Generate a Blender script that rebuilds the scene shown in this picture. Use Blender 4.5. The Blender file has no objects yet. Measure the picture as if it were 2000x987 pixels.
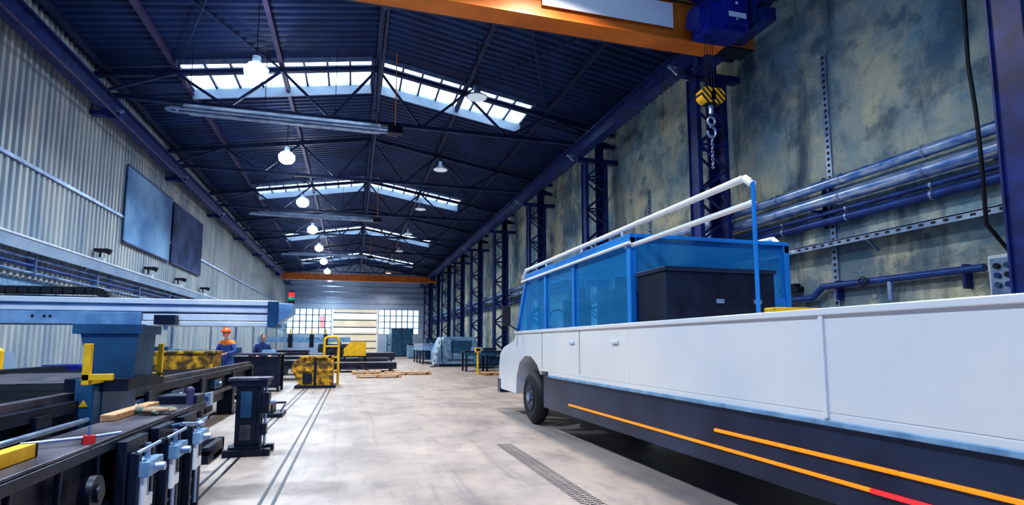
import bpy, bmesh, math, random
from mathutils import Vector, Matrix
random.seed(7)
scene = bpy.context.scene
COL = scene.collection

# ---------------------------------------------------------------- materials
def mat(name, c1, c2=None, scale=4.0, rough=0.5, metal=0.0, bump=0.0, emis=None, es=0.0, stretch=(1,1,1), lo=0.35, hi=0.65, detail=6, bscale=None):
    m = bpy.data.materials.new(name); m.use_nodes = True
    nt = m.node_tree; N = nt.nodes; L = nt.links
    b = N['Principled BSDF']
    b.inputs['Roughness'].default_value = rough
    b.inputs['Metallic'].default_value = metal
    if c2 is None: c2 = tuple(min(1, v*0.75) for v in c1)
    tc = N.new('ShaderNodeTexCoord'); mp = N.new('ShaderNodeMapping')
    mp.inputs['Scale'].default_value = stretch
    L.new(tc.outputs['Object'], mp.inputs['Vector'])
    nz = N.new('ShaderNodeTexNoise'); nz.inputs['Scale'].default_value = scale; nz.inputs['Detail'].default_value = detail
    L.new(mp.outputs[0], nz.inputs['Vector'])
    cr = N.new('ShaderNodeValToRGB')
    cr.color_ramp.elements[0].position = lo; cr.color_ramp.elements[1].position = hi
    cr.color_ramp.elements[0].color = (*c2, 1); cr.color_ramp.elements[1].color = (*c1, 1)
    L.new(nz.outputs['Fac'], cr.inputs['Fac'])
    L.new(cr.outputs['Color'], b.inputs['Base Color'])
    if bump > 0:
        bp = N.new('ShaderNodeBump'); bp.inputs['Strength'].default_value = bump; bp.inputs['Distance'].default_value = 0.02
        n2 = nz
        if bscale:
            n2 = N.new('ShaderNodeTexNoise'); n2.inputs['Scale'].default_value = bscale; n2.inputs['Detail'].default_value = 8
            L.new(tc.outputs['Object'], n2.inputs['Vector'])
        L.new(n2.outputs['Fac'], bp.inputs['Height']); L.new(bp.outputs[0], b.inputs['Normal'])
    if emis:
        b.inputs['Emission Color'].default_value = (*emis, 1); b.inputs['Emission Strength'].default_value = es
    return m

def glass(name, tint, op=0.35):
    m = bpy.data.materials.new(name); m.use_nodes = True
    nt = m.node_tree; N = nt.nodes; L = nt.links
    out = N['Material Output']; N.remove(N['Principled BSDF'])
    tr = N.new('ShaderNodeBsdfTransparent'); tr.inputs[0].default_value = (*tint, 1)
    gl = N.new('ShaderNodeBsdfPrincipled'); gl.inputs['Base Color'].default_value = (0.04, 0.38, 0.80, 1)
    gl.inputs['Roughness'].default_value = 0.08
    mx = N.new('ShaderNodeMixShader')
    nz = N.new('ShaderNodeTexNoise'); nz.inputs['Scale'].default_value = 0.8
    mr = N.new('ShaderNodeMapRange'); mr.inputs['To Min'].default_value = op*0.8; mr.inputs['To Max'].default_value = op*1.2
    L.new(nz.outputs['Fac'], mr.inputs['Value']); L.new(mr.outputs[0], mx.inputs[0])
    L.new(tr.outputs[0], mx.inputs[1]); L.new(gl.outputs[0], mx.inputs[2]); L.new(mx.outputs[0], out.inputs[0])
    return m

def stripes(name, ca, cb, freq=6.0, ax=(0, 1, 1)):
    m = bpy.data.materials.new(name); m.use_nodes = True
    nt = m.node_tree; N = nt.nodes; L = nt.links; b = N['Principled BSDF']
    tc = N.new('ShaderNodeTexCoord'); mp = N.new('ShaderNodeVectorMath'); mp.operation = 'DOT_PRODUCT'
    mp.inputs[1].default_value = ax
    L.new(tc.outputs['Object'], mp.inputs[0])
    a = N.new('ShaderNodeMath'); a.operation = 'MULTIPLY'; a.inputs[1].default_value = freq
    f = N.new('ShaderNodeMath'); f.operation = 'FRACT'
    g = N.new('ShaderNodeMath'); g.operation = 'GREATER_THAN'; g.inputs[1].default_value = 0.5
    L.new(mp.outputs['Value'], a.inputs[0]); L.new(a.outputs[0], f.inputs[0]); L.new(f.outputs[0], g.inputs[0])
    mx = N.new('ShaderNodeMix'); mx.data_type = 'RGBA'
    mx.inputs[6].default_value = (*ca, 1); mx.inputs[7].default_value = (*cb, 1)
    L.new(g.outputs[0], mx.inputs[0]); L.new(mx.outputs[2], b.inputs['Base Color'])
    b.inputs['Roughness'].default_value = 0.5
    return m

M = {}
M['steel_blue'] = mat('navy_painted_steel', (0.012, 0.034, 0.21), (0.006, 0.014, 0.09), 3, 0.42)
M['roof'] = mat('roof_deck_navy', (0.007, 0.036, 0.150), (0.004, 0.018, 0.08), 0.7, 0.5, 0.2)
M['truss'] = mat('truss_steel', (0.018, 0.040, 0.13), (0.008, 0.015, 0.06), 2, 0.5)
M['purlin'] = mat('purlin_lit_tone', (0.09, 0.065, 0.17), (0.045, 0.04, 0.12), 2, 0.6)  # lit tone: light on the left purlins is painted into this colour
M['siding'] = mat('corrugated_siding', (0.54, 0.56, 0.55), (0.30, 0.37, 0.45), 0.5, 0.42, 0.0, stretch=(1, 3, 0.6))
M['silver'] = mat('galvanised_steel', (0.46, 0.57, 0.74), (0.22, 0.31, 0.50), 3, 0.35, 0.7)
M['pipe'] = mat('pipe_aluminium_blue', (0.55, 0.70, 0.95), (0.12, 0.28, 0.66), 2.5, 0.25, 0.6, stretch=(3, 1, 3))
M['pipe_dark'] = mat('pipe_navy', (0.03, 0.09, 0.34), (0.02, 0.04, 0.18), 2.5, 0.35, 0.3)
M['orange'] = mat('crane_orange', (0.80, 0.22, 0.02), (0.58, 0.14, 0.012), 1.5, 0.45)
M['white'] = mat('white_paint', (0.85, 0.85, 0.85), (0.72, 0.73, 0.75), 1.5, 0.4)
M['signwhite'] = mat('crane_sign_white', (0.85, 0.87, 0.9), (0.8, 0.82, 0.86), 1.5, 0.4)
M['lampglow'] = mat('lamp_lens_lit', (1, 1, 1), (1, 1, 1), 5, 0.5, emis=(0.80, 0.90, 1.0), es=55)
M['lampdim'] = mat('lamp_lens_dim', (1, 1, 1), (0.8, 0.8, 0.8), 5, 0.5, emis=(0.6, 0.8, 1.0), es=0.3)
M['skylight'] = mat('skylight_translucent', (0.9, 0.95, 1), (0.8, 0.88, 1), 0.8, 0.5, emis=(0.66, 0.86, 1.0), es=3.6)
M['window'] = mat('window_daylight', (0.8, 0.9, 1), (0.7, 0.8, 1), 0.8, 0.3, emis=(0.42, 0.74, 1.0), es=2.6)
M['winred'] = mat('window_red_panel', (0.8, 0.3, 0.3), (0.7, 0.2, 0.2), 0.8, 0.5, emis=(0.9, 0.30, 0.36), es=0.8)
M['black'] = mat('black_rubber', (0.010, 0.012, 0.022), (0.006, 0.006, 0.012), 6, 0.6)
M['dark'] = mat('dark_machine_paint', (0.012, 0.020, 0.048), (0.004, 0.007, 0.02), 4, 0.42, 0.25, 0.15)
M['darktop'] = mat('worn_steel_top', (0.17, 0.15, 0.18), (0.035, 0.035, 0.06), 5, 0.38, 0.6, 0.1, stretch=(1, 0.4, 1), detail=10)
M['mblue'] = mat('machine_blue_grey', (0.035, 0.13, 0.24), (0.015, 0.065, 0.15), 2, 0.4, 0.1)
M['alu'] = mat('aluminium_profile', (0.82, 0.86, 0.90), (0.62, 0.69, 0.78), 3, 0.3, 0.1)
M['lightblue'] = mat('light_blue_steel', (0.30, 0.48, 0.68), (0.13, 0.27, 0.45), 5, 0.4, 0.2)
M['yellow'] = mat('safety_yellow', (0.92, 0.56, 0.01), (0.72, 0.40, 0.01), 5, 0.45)
M['rustyellow'] = mat('worn_yellow_paint', (0.70, 0.37, 0.01), (0.09, 0.05, 0.015), 7, 0.6, 0, 0.2, lo=0.42, hi=0.64, detail=14)
M['wood'] = mat('pallet_wood', (0.66, 0.38, 0.19), (0.40, 0.21, 0.10), 5, 0.7, stretch=(1, 6, 6))
M['hoist'] = mat('hoist_blue', (0.010, 0.030, 0.32), (0.006, 0.018, 0.19), 2, 0.35)
M['red'] = mat('red_paint', (0.75, 0.03, 0.02), (0.5, 0.02, 0.02), 5, 0.4)
M['redlens'] = mat('red_lens', (0.7, 0.02, 0.02), (0.6, 0.02, 0.02), 5, 0.3, emis=(1, 0.03, 0.04), es=0.9)
M['greenlens'] = mat('green_lens', (0.05, 0.5, 0.2), (0.05, 0.4, 0.2), 5, 0.3)
M['green'] = mat('green_sign', (0.05, 0.45, 0.28), (0.04, 0.35, 0.2), 5, 0.5)
M['amber'] = mat('amber_light_streak', (0.8, 0.15, 0.005), (0.7, 0.12, 0.005), 9, 0.4, emis=(1, 0.25, 0.005), es=0.95)  # self-glowing strips, added to stand for the trails of moving side lights
M['truckwhite'] = mat('truck_white_enamel', (0.82, 0.77, 0.74), (0.66, 0.68, 0.73), 0.5, 0.22)
M['skirt'] = mat('truck_skirt_graphite', (0.030, 0.046, 0.10), (0.014, 0.02, 0.05), 1.5, 0.3, 0.2)
M['truckblue'] = mat('truck_blue_enamel', (0.02, 0.25, 0.66), (0.012, 0.17, 0.52), 1.0, 0.25)
M['cabglass'] = glass('blue_tinted_glass', (0.48, 0.83, 1.0), 0.36)
M['banner1'] = mat('banner_pale_blue', (0.28, 0.50, 0.76), (0.04, 0.14, 0.36), 0.35, 0.7)
M['banner2'] = mat('banner_navy', (0.07, 0.11, 0.27), (0.006, 0.016, 0.07), 0.5, 0.85)
M['skin'] = mat('skin', (0.62, 0.36, 0.26), (0.55, 0.30, 0.22), 8, 0.5)
M['hair'] = mat('hair_brown', (0.06, 0.035, 0.02), (0.04, 0.02, 0.015), 20, 0.7)
M['overall'] = mat('overall_blue', (0.04, 0.10, 0.34), (0.025, 0.06, 0.22), 12, 0.8)
M['overall2'] = mat('overall_navy', (0.015, 0.05, 0.20), (0.01, 0.03, 0.12), 12, 0.8)
M['hivis'] = mat('hivis_orange', (0.95, 0.25, 0.03), (0.8, 0.2, 0.02), 12, 0.7)
M['helmet'] = mat('helmet_orange', (0.95, 0.15, 0.02), (0.9, 0.12, 0.02), 5, 0.3)
M['eye'] = mat('eye_dark', (0.02, 0.02, 0.02), (0.02, 0.02, 0.02), 5, 0.2)
M['hazard'] = stripes('hazard_stripes', (0.03, 0.03, 0.04), (0.85, 0.85, 0.8), 2.6, (0, 1, 1))
M['hazardyel'] = stripes('hazard_stripes_yellow', (0.03, 0.03, 0.03), (0.95, 0.50, 0.01), 7, (1, 0, 1))
M['doorbeige'] = mat('door_beige_glow', (0.70, 0.62, 0.48), (0.54, 0.5, 0.42), 0.6, 0.5, emis=(0.9, 0.78, 0.58), es=0.25)  # door is no lamp; faint glow put in to brighten the far end
M['farwall'] = mat('far_wall_panels', (0.42, 0.53, 0.68), (0.26, 0.36, 0.53), 0.3, 0.6)
M['curb'] = mat('skylight_curb', (0.30, 0.38, 0.50), (0.18, 0.25, 0.38), 0.6, 0.6)
M['glove'] = mat('work_glove_leather', (0.45, 0.22, 0.12), (0.08, 0.25, 0.20), 14, 0.8)

def plaster():
    m = bpy.data.materials.new('stained_plaster'); m.use_nodes = True
    nt = m.node_tree; N = nt.nodes; L = nt.links; b = N['Principled BSDF']; b.inputs['Roughness'].default_value = 0.62
    tc = N.new('ShaderNodeTexCoord')
    def noise(sc, stretch, det=8, dist=0.0, off=0):
        mp = N.new('ShaderNodeMapping'); mp.inputs['Scale'].default_value = stretch; mp.inputs['Location'].default_value = (off, off, off)
        L.new(tc.outputs['Object'], mp.inputs[0])
        n = N.new('ShaderNodeTexNoise'); n.inputs['Scale'].default_value = sc; n.inputs['Detail'].default_value = det
        n.inputs['Distortion'].default_value = dist; n.inputs['Roughness'].default_value = 0.65
        L.new(mp.outputs[0], n.inputs['Vector']); return n
    def ramp(n, p0, p1, c0=(0,0,0,1), c1=(1,1,1,1)):
        r = N.new('ShaderNodeValToRGB'); r.color_ramp.elements[0].position = p0; r.color_ramp.elements[1].position = p1
        r.color_ramp.elements[0].color = c0; r.color_ramp.elements[1].color = c1
        L.new(n.outputs['Fac'], r.inputs[0]); return r
    base = ramp(noise(0.5, (1,1,1)), 0.38, 0.62, (0.25,0.42,0.50,1), (0.76,0.75,0.54,1))
    st = ramp(noise(0.30, (1,1,0.8), 12, 0.25, 3.1), 0.50, 0.60)
    vs = ramp(noise(1.3, (1,1,0.12), 10, 0.3), 0.54, 0.68)
    st2 = ramp(noise(1.1, (1,1,1), 12, 0.0, 9.0), 0.53, 0.62)
    fine = ramp(noise(7, (1,1,1), 8), 0.58, 0.75)
    def mix(a, bcol, fac, k):
        x = N.new('ShaderNodeMix'); x.data_type = 'RGBA'
        mu = N.new('ShaderNodeMath'); mu.operation = 'MULTIPLY'; mu.inputs[1].default_value = k
        L.new(fac.outputs['Color'], mu.inputs[0]); L.new(mu.outputs[0], x.inputs[0])
        L.new(a, x.inputs[6]); x.inputs[7].default_value = (*bcol, 1); return x.outputs[2]
    c = mix(base.outputs['Color'], (0.04,0.13,0.24), st, 0.75)
    c = mix(c, (0.02,0.07,0.15), vs, 0.78)
    c = mix(c, (0.05,0.13,0.20), st2, 0.6)
    c = mix(c, (0.05,0.09,0.13), fine, 0.4)
    L.new(c, b.inputs['Base Color'])
    bp = N.new('ShaderNodeBump'); bp.inputs['Strength'].default_value = 0.9; bp.inputs['Distance'].default_value = 0.12
    L.new(noise(2.2, (1,1,1), 12).outputs['Fac'], bp.inputs['Height']); L.new(bp.outputs[0], b.inputs['Normal'])
    return m
M['plaster'] = plaster()

def concrete():
    m = bpy.data.materials.new('concrete_floor'); m.use_nodes = True
    nt = m.node_tree; N = nt.nodes; L = nt.links; b = N['Principled BSDF']
    tc = N.new('ShaderNodeTexCoord')
    def noise(sc, det=8, stretch=(1,1,1), dist=0, off=0):
        mp = N.new('ShaderNodeMapping'); mp.inputs['Scale'].default_value = stretch; mp.inputs['Location'].default_value = (off, off, 0)
        L.new(tc.outputs['Object'], mp.inputs[0])
        n = N.new('ShaderNodeTexNoise'); n.inputs['Scale'].default_value = sc; n.inputs['Detail'].default_value = det
        n.inputs['Roughness'].default_value = 0.65; n.inputs['Distortion'].default_value = dist
        L.new(mp.outputs[0], n.inputs['Vector']); return n
    def ramp(n, p0, p1, c0=(0,0,0,1), c1=(1,1,1,1)):
        r = N.new('ShaderNodeValToRGB'); r.color_ramp.elements[0].position = p0; r.color_ramp.elements[1].position = p1
        r.color_ramp.elements[0].color = c0; r.color_ramp.elements[1].color = c1
        L.new(n.outputs['Fac'], r.inputs[0]); return r
    def mix(a, bcol, fac, k):
        x = N.new('ShaderNodeMix'); x.data_type = 'RGBA'
        mu = N.new('ShaderNodeMath'); mu.operation = 'MULTIPLY'; mu.inputs[1].default_value = k
        L.new(fac.outputs['Color'], mu.inputs[0]); L.new(mu.outputs[0], x.inputs[0])
        L.new(a, x.inputs[6]); x.inputs[7].default_value = (*bcol, 1); return x.outputs[2]
    r1 = ramp(noise(0.7), 0.32, 0.66, (0.25,0.21,0.20,1), (0.46,0.385,0.34,1))
    c = mix(r1.outputs[0], (0.13,0.11,0.125), ramp(noise(2.6, 12, (1,0.35,1), 0.5), 0.50, 0.74), 0.65)
    c = mix(c, (0.10,0.08,0.09), ramp(noise(9, 10, (1,1,1), 0, 5), 0.60, 0.72), 0.55)
    c = mix(c, (0.12,0.11,0.13), ramp(noise(0.9, 10, (3.5,0.15,1), 0.2, 11), 0.56, 0.70), 0.5)
    L.new(c, b.inputs['Base Color'])
    rr = N.new('ShaderNodeMapRange'); rr.inputs['To Min'].default_value = 0.22; rr.inputs['To Max'].default_value = 0.6
    L.new(noise(1.5).outputs['Fac'], rr.inputs[0]); L.new(rr.outputs[0], b.inputs['Roughness'])
    bp = N.new('ShaderNodeBump'); bp.inputs['Strength'].default_value = 0.2; bp.inputs['Distance'].default_value = 0.01
    L.new(noise(30).outputs['Fac'], bp.inputs['Height']); L.new(bp.outputs[0], b.inputs['Normal'])
    return m
M['floor'] = concrete()

# ---------------------------------------------------------------- builder
class B:
    def __init__(s): s.v = []; s.f = []; s.m = []; s.sm = []; s.ml = []
    def mi(s, k):
        if k not in s.ml: s.ml.append(k)
        return s.ml.index(k)
    def add(s, vs, fs, k, smooth=False):
        o = len(s.v); s.v += [tuple(v) for v in vs]; i = s.mi(k)
        for f in fs: s.f.append([a+o for a in f]); s.m.append(i); s.sm.append(smooth)
    def box(s, x0, x1, y0, y1, z0, z1, k):
        if x0 > x1: x0, x1 = x1, x0
        if y0 > y1: y0, y1 = y1, y0
        if z0 > z1: z0, z1 = z1, z0
        vs = [(x0,y0,z0),(x1,y0,z0),(x1,y1,z0),(x0,y1,z0),(x0,y0,z1),(x1,y0,z1),(x1,y1,z1),(x0,y1,z1)]
        s.add(vs, [(3,2,1,0),(4,5,6,7),(0,1,5,4),(1,2,6,5),(2,3,7,6),(3,0,4,7)], k)
    def beam(s, p, q, w, h, k, up=(0,0,1)):
        p = Vector(p); q = Vector(q); d = (q-p).normalized(); u = Vector(up)
        if abs(d.dot(u)) > 0.95: u = Vector((0,1,0))
        a = d.cross(u).normalized()*w/2; b = a.cross(d).normalized()*h/2
        vs = [p-a-b, p+a-b, p+a+b, p-a+b, q-a-b, q+a-b, q+a+b, q-a+b]
        s.add(vs, [(0,1,2,3),(7,6,5,4),(0,4,5,1),(1,5,6,2),(2,6,7,3),(3,7,4,0)], k)
    def ibeam(s, p, q, w, h, t, k):
        p = Vector(p); q = Vector(q); z = Vector((0,0,1))
        s.beam(p+z*(h/2-t/2), q+z*(h/2-t/2), w, t, k); s.beam(p-z*(h/2-t/2), q-z*(h/2-t/2), w, t, k)
        s.beam(p, q, t, h-2*t, k)
    def cyl(s, p, q, r, k, n=12, r2=None, cap=True):
        if r2 is None: r2 = r
        p = Vector(p); q = Vector(q); d = (q-p).normalized()
        u = Vector((0,0,1)) if abs(d.z) < 0.9 else Vector((1,0,0))
        a = d.cross(u).normalized(); b = d.cross(a).normalized()
        vs = []
        for c, rr in ((p, r), (q, r2)):
            for i in range(n):
                t = 2*math.pi*i/n; vs.append(c + a*math.cos(t)*rr + b*math.sin(t)*rr)
        s.add(vs, [(i, (i+1) % n, n+(i+1) % n, n+i) for i in range(n)], k, True)
        if cap:
            s.add(vs[:n], [tuple(range(n-1, -1, -1))], k); s.add(vs[n:], [tuple(range(n))], k)
    def tube(s, pts, r, k, n=8):
        for i in range(len(pts)-1):
            s.cyl(pts[i], pts[i+1], r, k, n, cap=(i in (0, len(pts)-2)))
    def prism(s, prof, ax, a0, a1, k):
        def mk(p, a):
            if ax == 'x': return (a, p[0], p[1])
            if ax == 'y': return (p[0], a, p[1])
            return (p[0], p[1], a)
        n = len(prof); vs = [mk(p, a0) for p in prof] + [mk(p, a1) for p in prof]
        s.add(vs, [tuple(range(n)), tuple(range(2*n-1, n-1, -1))] + [(i, n+i, n+(i+1) % n, (i+1) % n) for i in range(n)], k)
    def sphere(s, c, r, k, sx=1, sy=1, sz=1, n=12, m=8, z0=-1.0):
        c = Vector(c); vs = []; fs = []
        for j in range(m+1):
            ph = math.acos(max(-1, min(1, 1-(1-z0)*j/m)))
            for i in range(n):
                t = 2*math.pi*i/n
                vs.append((c.x+r*sx*math.sin(ph)*math.cos(t), c.y+r*sy*math.sin(ph)*math.sin(t), c.z+r*sz*math.cos(ph)))
        for j in range(m):
            for i in range(n): fs.append((j*n+i, (j+1)*n+i, (j+1)*n+(i+1) % n, j*n+(i+1) % n))
        s.add(vs, fs, k, True)
    def torus(s, c, R, r, k, axis='x', n=24, m=8):
        c = Vector(c); vs = []; fs = []
        for i in range(n):
            t = 2*math.pi*i/n
            for j in range(m):
                u = 2*math.pi*j/m; rr = R+r*math.cos(u); a = rr*math.cos(t); b = rr*math.sin(t); h = r*math.sin(u)
                vs.append(c+Vector({'x': (h, a, b), 'y': (a, h, b), 'z': (a, b, h)}[axis]))
        for i in range(n):
            for j in range(m): fs.append((i*m+j, ((i+1) % n)*m+j, ((i+1) % n)*m+(j+1) % m, i*m+(j+1) % m))
        s.add(vs, fs, k, True)
    def build(s, name, bevel=0.0, parent=None, loc=None):
        me = bpy.data.meshes.new(name); me.from_pydata(s.v, [], s.f)
        for k in s.ml: me.materials.append(M[k])
        me.polygons.foreach_set('material_index', s.m); me.polygons.foreach_set('use_smooth', s.sm)
        me.update()
        bm = bmesh.new(); bm.from_mesh(me); bmesh.ops.recalc_face_normals(bm, faces=bm.faces); bm.to_mesh(me); bm.free()
        o = bpy.data.objects.new(name, me); COL.objects.link(o)
        if loc: o.location = loc
        if bevel > 0:
            md = o.modifiers.new('bevel', 'BEVEL'); md.width = bevel; md.segments = 2; md.limit_method = 'ANGLE'; md.angle_limit = math.radians(50)
        if parent: o.parent = parent
        return o

Y0, Y1 = -6.0, 74.0
XL, XR = -8.3, 10.15
RX, RZ = 0.6, 11.8
def roofz(x): return RZ - abs(x-RX)*(0.165 if x < RX else 0.168)
SKY = [(4.9+14.8*i, 7.2+14.8*i) for i in range(5)]
BAYS = [-2.2+7.4*i for i in range(11)]

# ---------------------------------------------------------------- shell
b = B(); b.box(XL-0.3, XR+0.4, Y0, Y1+0.3, -0.2, 0.0, 'floor'); b.build('floor')
b = B(); b.box(XR, XR+0.3, Y0, Y1, 0, roofz(XR)+0.1, 'plaster'); b.build('wall_right')

b = B()
pts = []; y = Y0
while y < Y1:
    pts += [(XL, y), (XL, y+0.11), (XL+0.08, y+0.135), (XL+0.08, y+0.255)]; y += 0.28
n = len(pts); ztop = roofz(XL)+0.05
vs = [(p[0], p[1], 0) for p in pts] + [(p[0], p[1], ztop) for p in pts]
b.add(vs, [(i, i+1, n+i+1, n+i) for i in range(n-1)], 'siding')
b.box(XL-0.3, XL-0.02, Y0, Y1, 0, ztop, 'farwall')
b.build('wall_left')

b = B()
def deck(xa, xb, ya, yb):
    y = ya
    prof = [(0, 0), (0.13, 0), (0.17, 0.07), (0.29, 0.07)]
    P = []
    while y < yb-0.33:
        for q in prof: P.append((y+q[0], q[1]))
        y += 0.33
    P.append((yb, 0))
    m = len(P)
    vs = [(xa, p[0], roofz(xa)+p[1]) for p in P] + [(xb, p[0], roofz(xb)+p[1]) for p in P]
    b.add(vs, [(i, i+1, m+i+1, m+i) for i in range(m-1)], 'roof')
ycur = Y0
for (sa, sb) in SKY:
    deck(XL-0.1, RX, ycur, sa); deck(RX, XR+0.1, ycur, sa)
    deck(XL-0.1, -5.9, sa, sb); deck(6.6, XR+0.1, sa, sb)
    ycur = sb
deck(XL-0.1, RX, ycur, Y1+0.1); deck(RX, XR+0.1, ycur, Y1+0.1)
b.build('ceiling')

for i, (sa, sb) in enumerate(SKY):
    b = B()
    for xa, xb in ((-5.9, RX-0.2), (RX+0.2, 6.6)):
        za, zb = roofz(xa)+0.12, roofz(xb)+0.12
        b.add([(xa, sa, za), (xb, sa, zb), (xb, sb, zb), (xa, sb, za)], [(0, 1, 2, 3)], 'skylight')
        nseg = 8
        for j in range(nseg+1):
            x = xa+(xb-xa)*j/nseg
            b.beam((x, sa, roofz(x)+0.08), (x, sb, roofz(x)+0.08), 0.07, 0.1, 'truss')
        ym = sa+(sb-sa)*0.35; b.beam((xa, ym, za-0.04), (xb, ym, zb-0.04), 0.06, 0.08, 'truss')
        for yy in (sa, sb):
            b.beam((xa, yy, za-0.1), (xb, yy, zb-0.1), 0.08, 0.3, 'silver')
        b.beam((xa, sb-0.05, za-0.28), (xb, sb-0.05, zb-0.28), 0.05, 0.35, 'curb')
    b.box(RX-0.2, RX+0.2, sa, sb, RZ-0.05, RZ+0.2, 'roof')
    b.build('window_%d' % (10+i))

b = B()
WZ0, WZ1 = 2.7, 5.9
holes = [(-8.0, -2.7), (3.1, 8.3)]
yf = Y1
b.box(XL-0.3, XR+0.3, yf, yf+0.3, WZ1, 11.9, 'farwall')
b.box(XL-0.3, -8.0, yf, yf+0.3, 0, WZ1, 'farwall'); b.box(8.3, XR+0.3, yf, yf+0.3, 0, WZ1, 'farwall')
b.box(-8.0, -2.7, yf, yf+0.3, 0, WZ0, 'farwall'); b.box(3.1, 8.3, yf, yf+0.3, 0, WZ0, 'farwall')
for z in (6.6, 7.3, 8.0, 8.7, 9.4, 10.1): b.box(XL, XR, yf-0.08, yf, z, z+0.12, 'silver')
b.build('wall_far')
for wi, (xa, xb) in enumerate(holes):
    b = B(); b.box(xa, xb, yf+0.15, yf+0.2, WZ0, WZ1, 'window')
    nx = 7
    for j in range(nx+1):
        x = xa+(xb-xa)*j/nx; b.box(x-0.06, x+0.06, yf+0.02, yf+0.15, WZ0, WZ1, 'truss')
    for j in range(5):
        z = WZ0+(WZ1-WZ0)*j/4; b.box(xa, xb, yf+0.02, yf+0.15, z-0.05, z+0.05, 'truss')
    if wi == 0: b.box(-4.1, -3.4, yf+0.10, yf+0.14, 3.55, 5.0, 'winred')
    b.build('window_%d' % (wi+1))
b = B()
b.box(-2.69, 3.09, yf+0.1, yf+0.2, 0, WZ1, 'doorbeige')
for z in (0.9, 1.8, 2.7, 3.6, 4.5, 5.4): b.box(-2.5, 2.9, yf+0.05, yf+0.1, z-0.05, z+0.05, 'truss')
b.box(-2.4, 2.8, yf+0.04, yf+0.1, 4.65, 5.3, 'window')
b.box(-2.4, 2.8, yf+0.04, yf+0.1, 3.0, 3.4, 'window')
b.box(-2.69, -2.45, yf-0.05, yf+0.1, 0, WZ1, 'white'); b.box(2.85, 3.09, yf-0.05, yf+0.1, 0, WZ1, 'white')
b.build('door_1')
b = B()
b.box(4.2, 6.9, yf-0.1, yf, 0, 2.6, 'lightblue')
for x in (4.2, 5.1, 6.0, 6.85): b.box(x, x+0.08, yf-0.15, yf-0.1, 0, 2.6, 'mblue')
b.box(4.3, 6.8, yf-0.14, yf-0.1, 1.3, 1.4, 'mblue')
b.build('door_2')

for yb in BAYS:
    b = B(); zb = 9.45; xa, xb = XL+0.1, XR-0.1
    b.ibeam((xa, yb, zb), (xb, yb, zb), 0.14, 0.14, 0.03, 'truss')
    zt = lambda x: roofz(x)-0.28
    b.ibeam((xa, yb, zt(xa)), (RX, yb, zt(RX)), 0.16, 0.16, 0.03, 'truss')
    b.ibeam((RX, yb, zt(RX)), (xb, yb, zt(xb)), 0.16, 0.16, 0.03, 'truss')
    nodes_t = [-5.9, -2.65, RX, 3.85, 7.1]; nodes_b = [xa, -4.3, -1.0, 2.2, 5.5, xb]
    for i, t in enumerate(nodes_t):
        b.beam((nodes_b[i], yb, zb), (t, yb, zt(t)), 0.08, 0.08, 'truss')
        b.beam((t, yb, zt(t)), (nodes_b[i+1], yb, zb), 0.08, 0.08, 'truss')
    b.beam((RX, yb, zb), (RX, yb, zt(RX)), 0.1, 0.1, 'truss')
    b.build('roof_truss')
for x in (-7.9, -5.9, -2.65, RX, 3.85, 7.1, 9.4):
    b = B(); b.ibeam((x, Y0, roofz(x)-0.1), (x, Y1, roofz(x)-0.1), 0.14, 0.18, 0.03, 'purlin' if x < 0 and x > -7 else 'truss')  # left ones take the painted lit tone, the rest plain truss steel
    b.build('roof_purlin')
b = B()
for i, yb in enumerate(BAYS[:-1]):
    y2 = yb+7.4
    for (x1, x2) in ((-5.9, -2.65), (3.85, 7.1)):
        if i % 2 == 0:
            b.beam((x1, yb, roofz(x1)-0.25), (x2, y2, roofz(x2)-0.25), 0.05, 0.05, 'truss')
            b.beam((x2, yb, roofz(x2)-0.25), (x1, y2, roofz(x1)-0.25), 0.05, 0.05, 'truss')
    b.beam((RX, yb, 9.45), (RX, y2, 9.45), 0.06, 0.06, 'truss')
    b.beam((RX, yb, 9.5), (RX, yb+3.7, RZ-0.3), 0.06, 0.06, 'truss'); b.beam((RX, yb+3.7, RZ-0.3), (RX, y2, 9.5), 0.06, 0.06, 'truss')
b.build('roof_bracing')

for x, nm in ((8.4, 'r'), (-7.75, 'l')):
    b = B()
    b.ibeam((x, Y0, 9.15), (x, Y1, 9.15), 0.34, 0.55, 0.05, 'steel_blue')
    b.box(x-0.04, x+0.04, Y0, Y1, 9.43, 9.49, 'silver')
    sgn = -1 if x > 0 else 1
    for yb in BAYS:
        b.box(x+sgn*0.14, x+sgn*0.42, yb-0.08, yb+0.08, 8.93, 8.99, 'silver')
        b.beam((x+sgn*0.4, yb, 8.96), (x+sgn*0.15, yb, 8.75), 0.05, 0.05, 'silver')
        xe = XR if x > 0 else XL+0.08
        b.box(min(x, xe), max(x, xe), yb-0.12, yb+0.12, 8.72, 8.88, 'steel_blue')
    if x < 0:
        b.tube([(x+0.3, Y0, 8.72), (x+0.3, Y1, 8.72)], 0.035, 'purlin')
        for yb in BAYS: b.box(x, x+0.33, yb-0.03, yb+0.03, 8.69, 8.89, 'steel_blue')
    b.build('crane_runway_beam')

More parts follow.
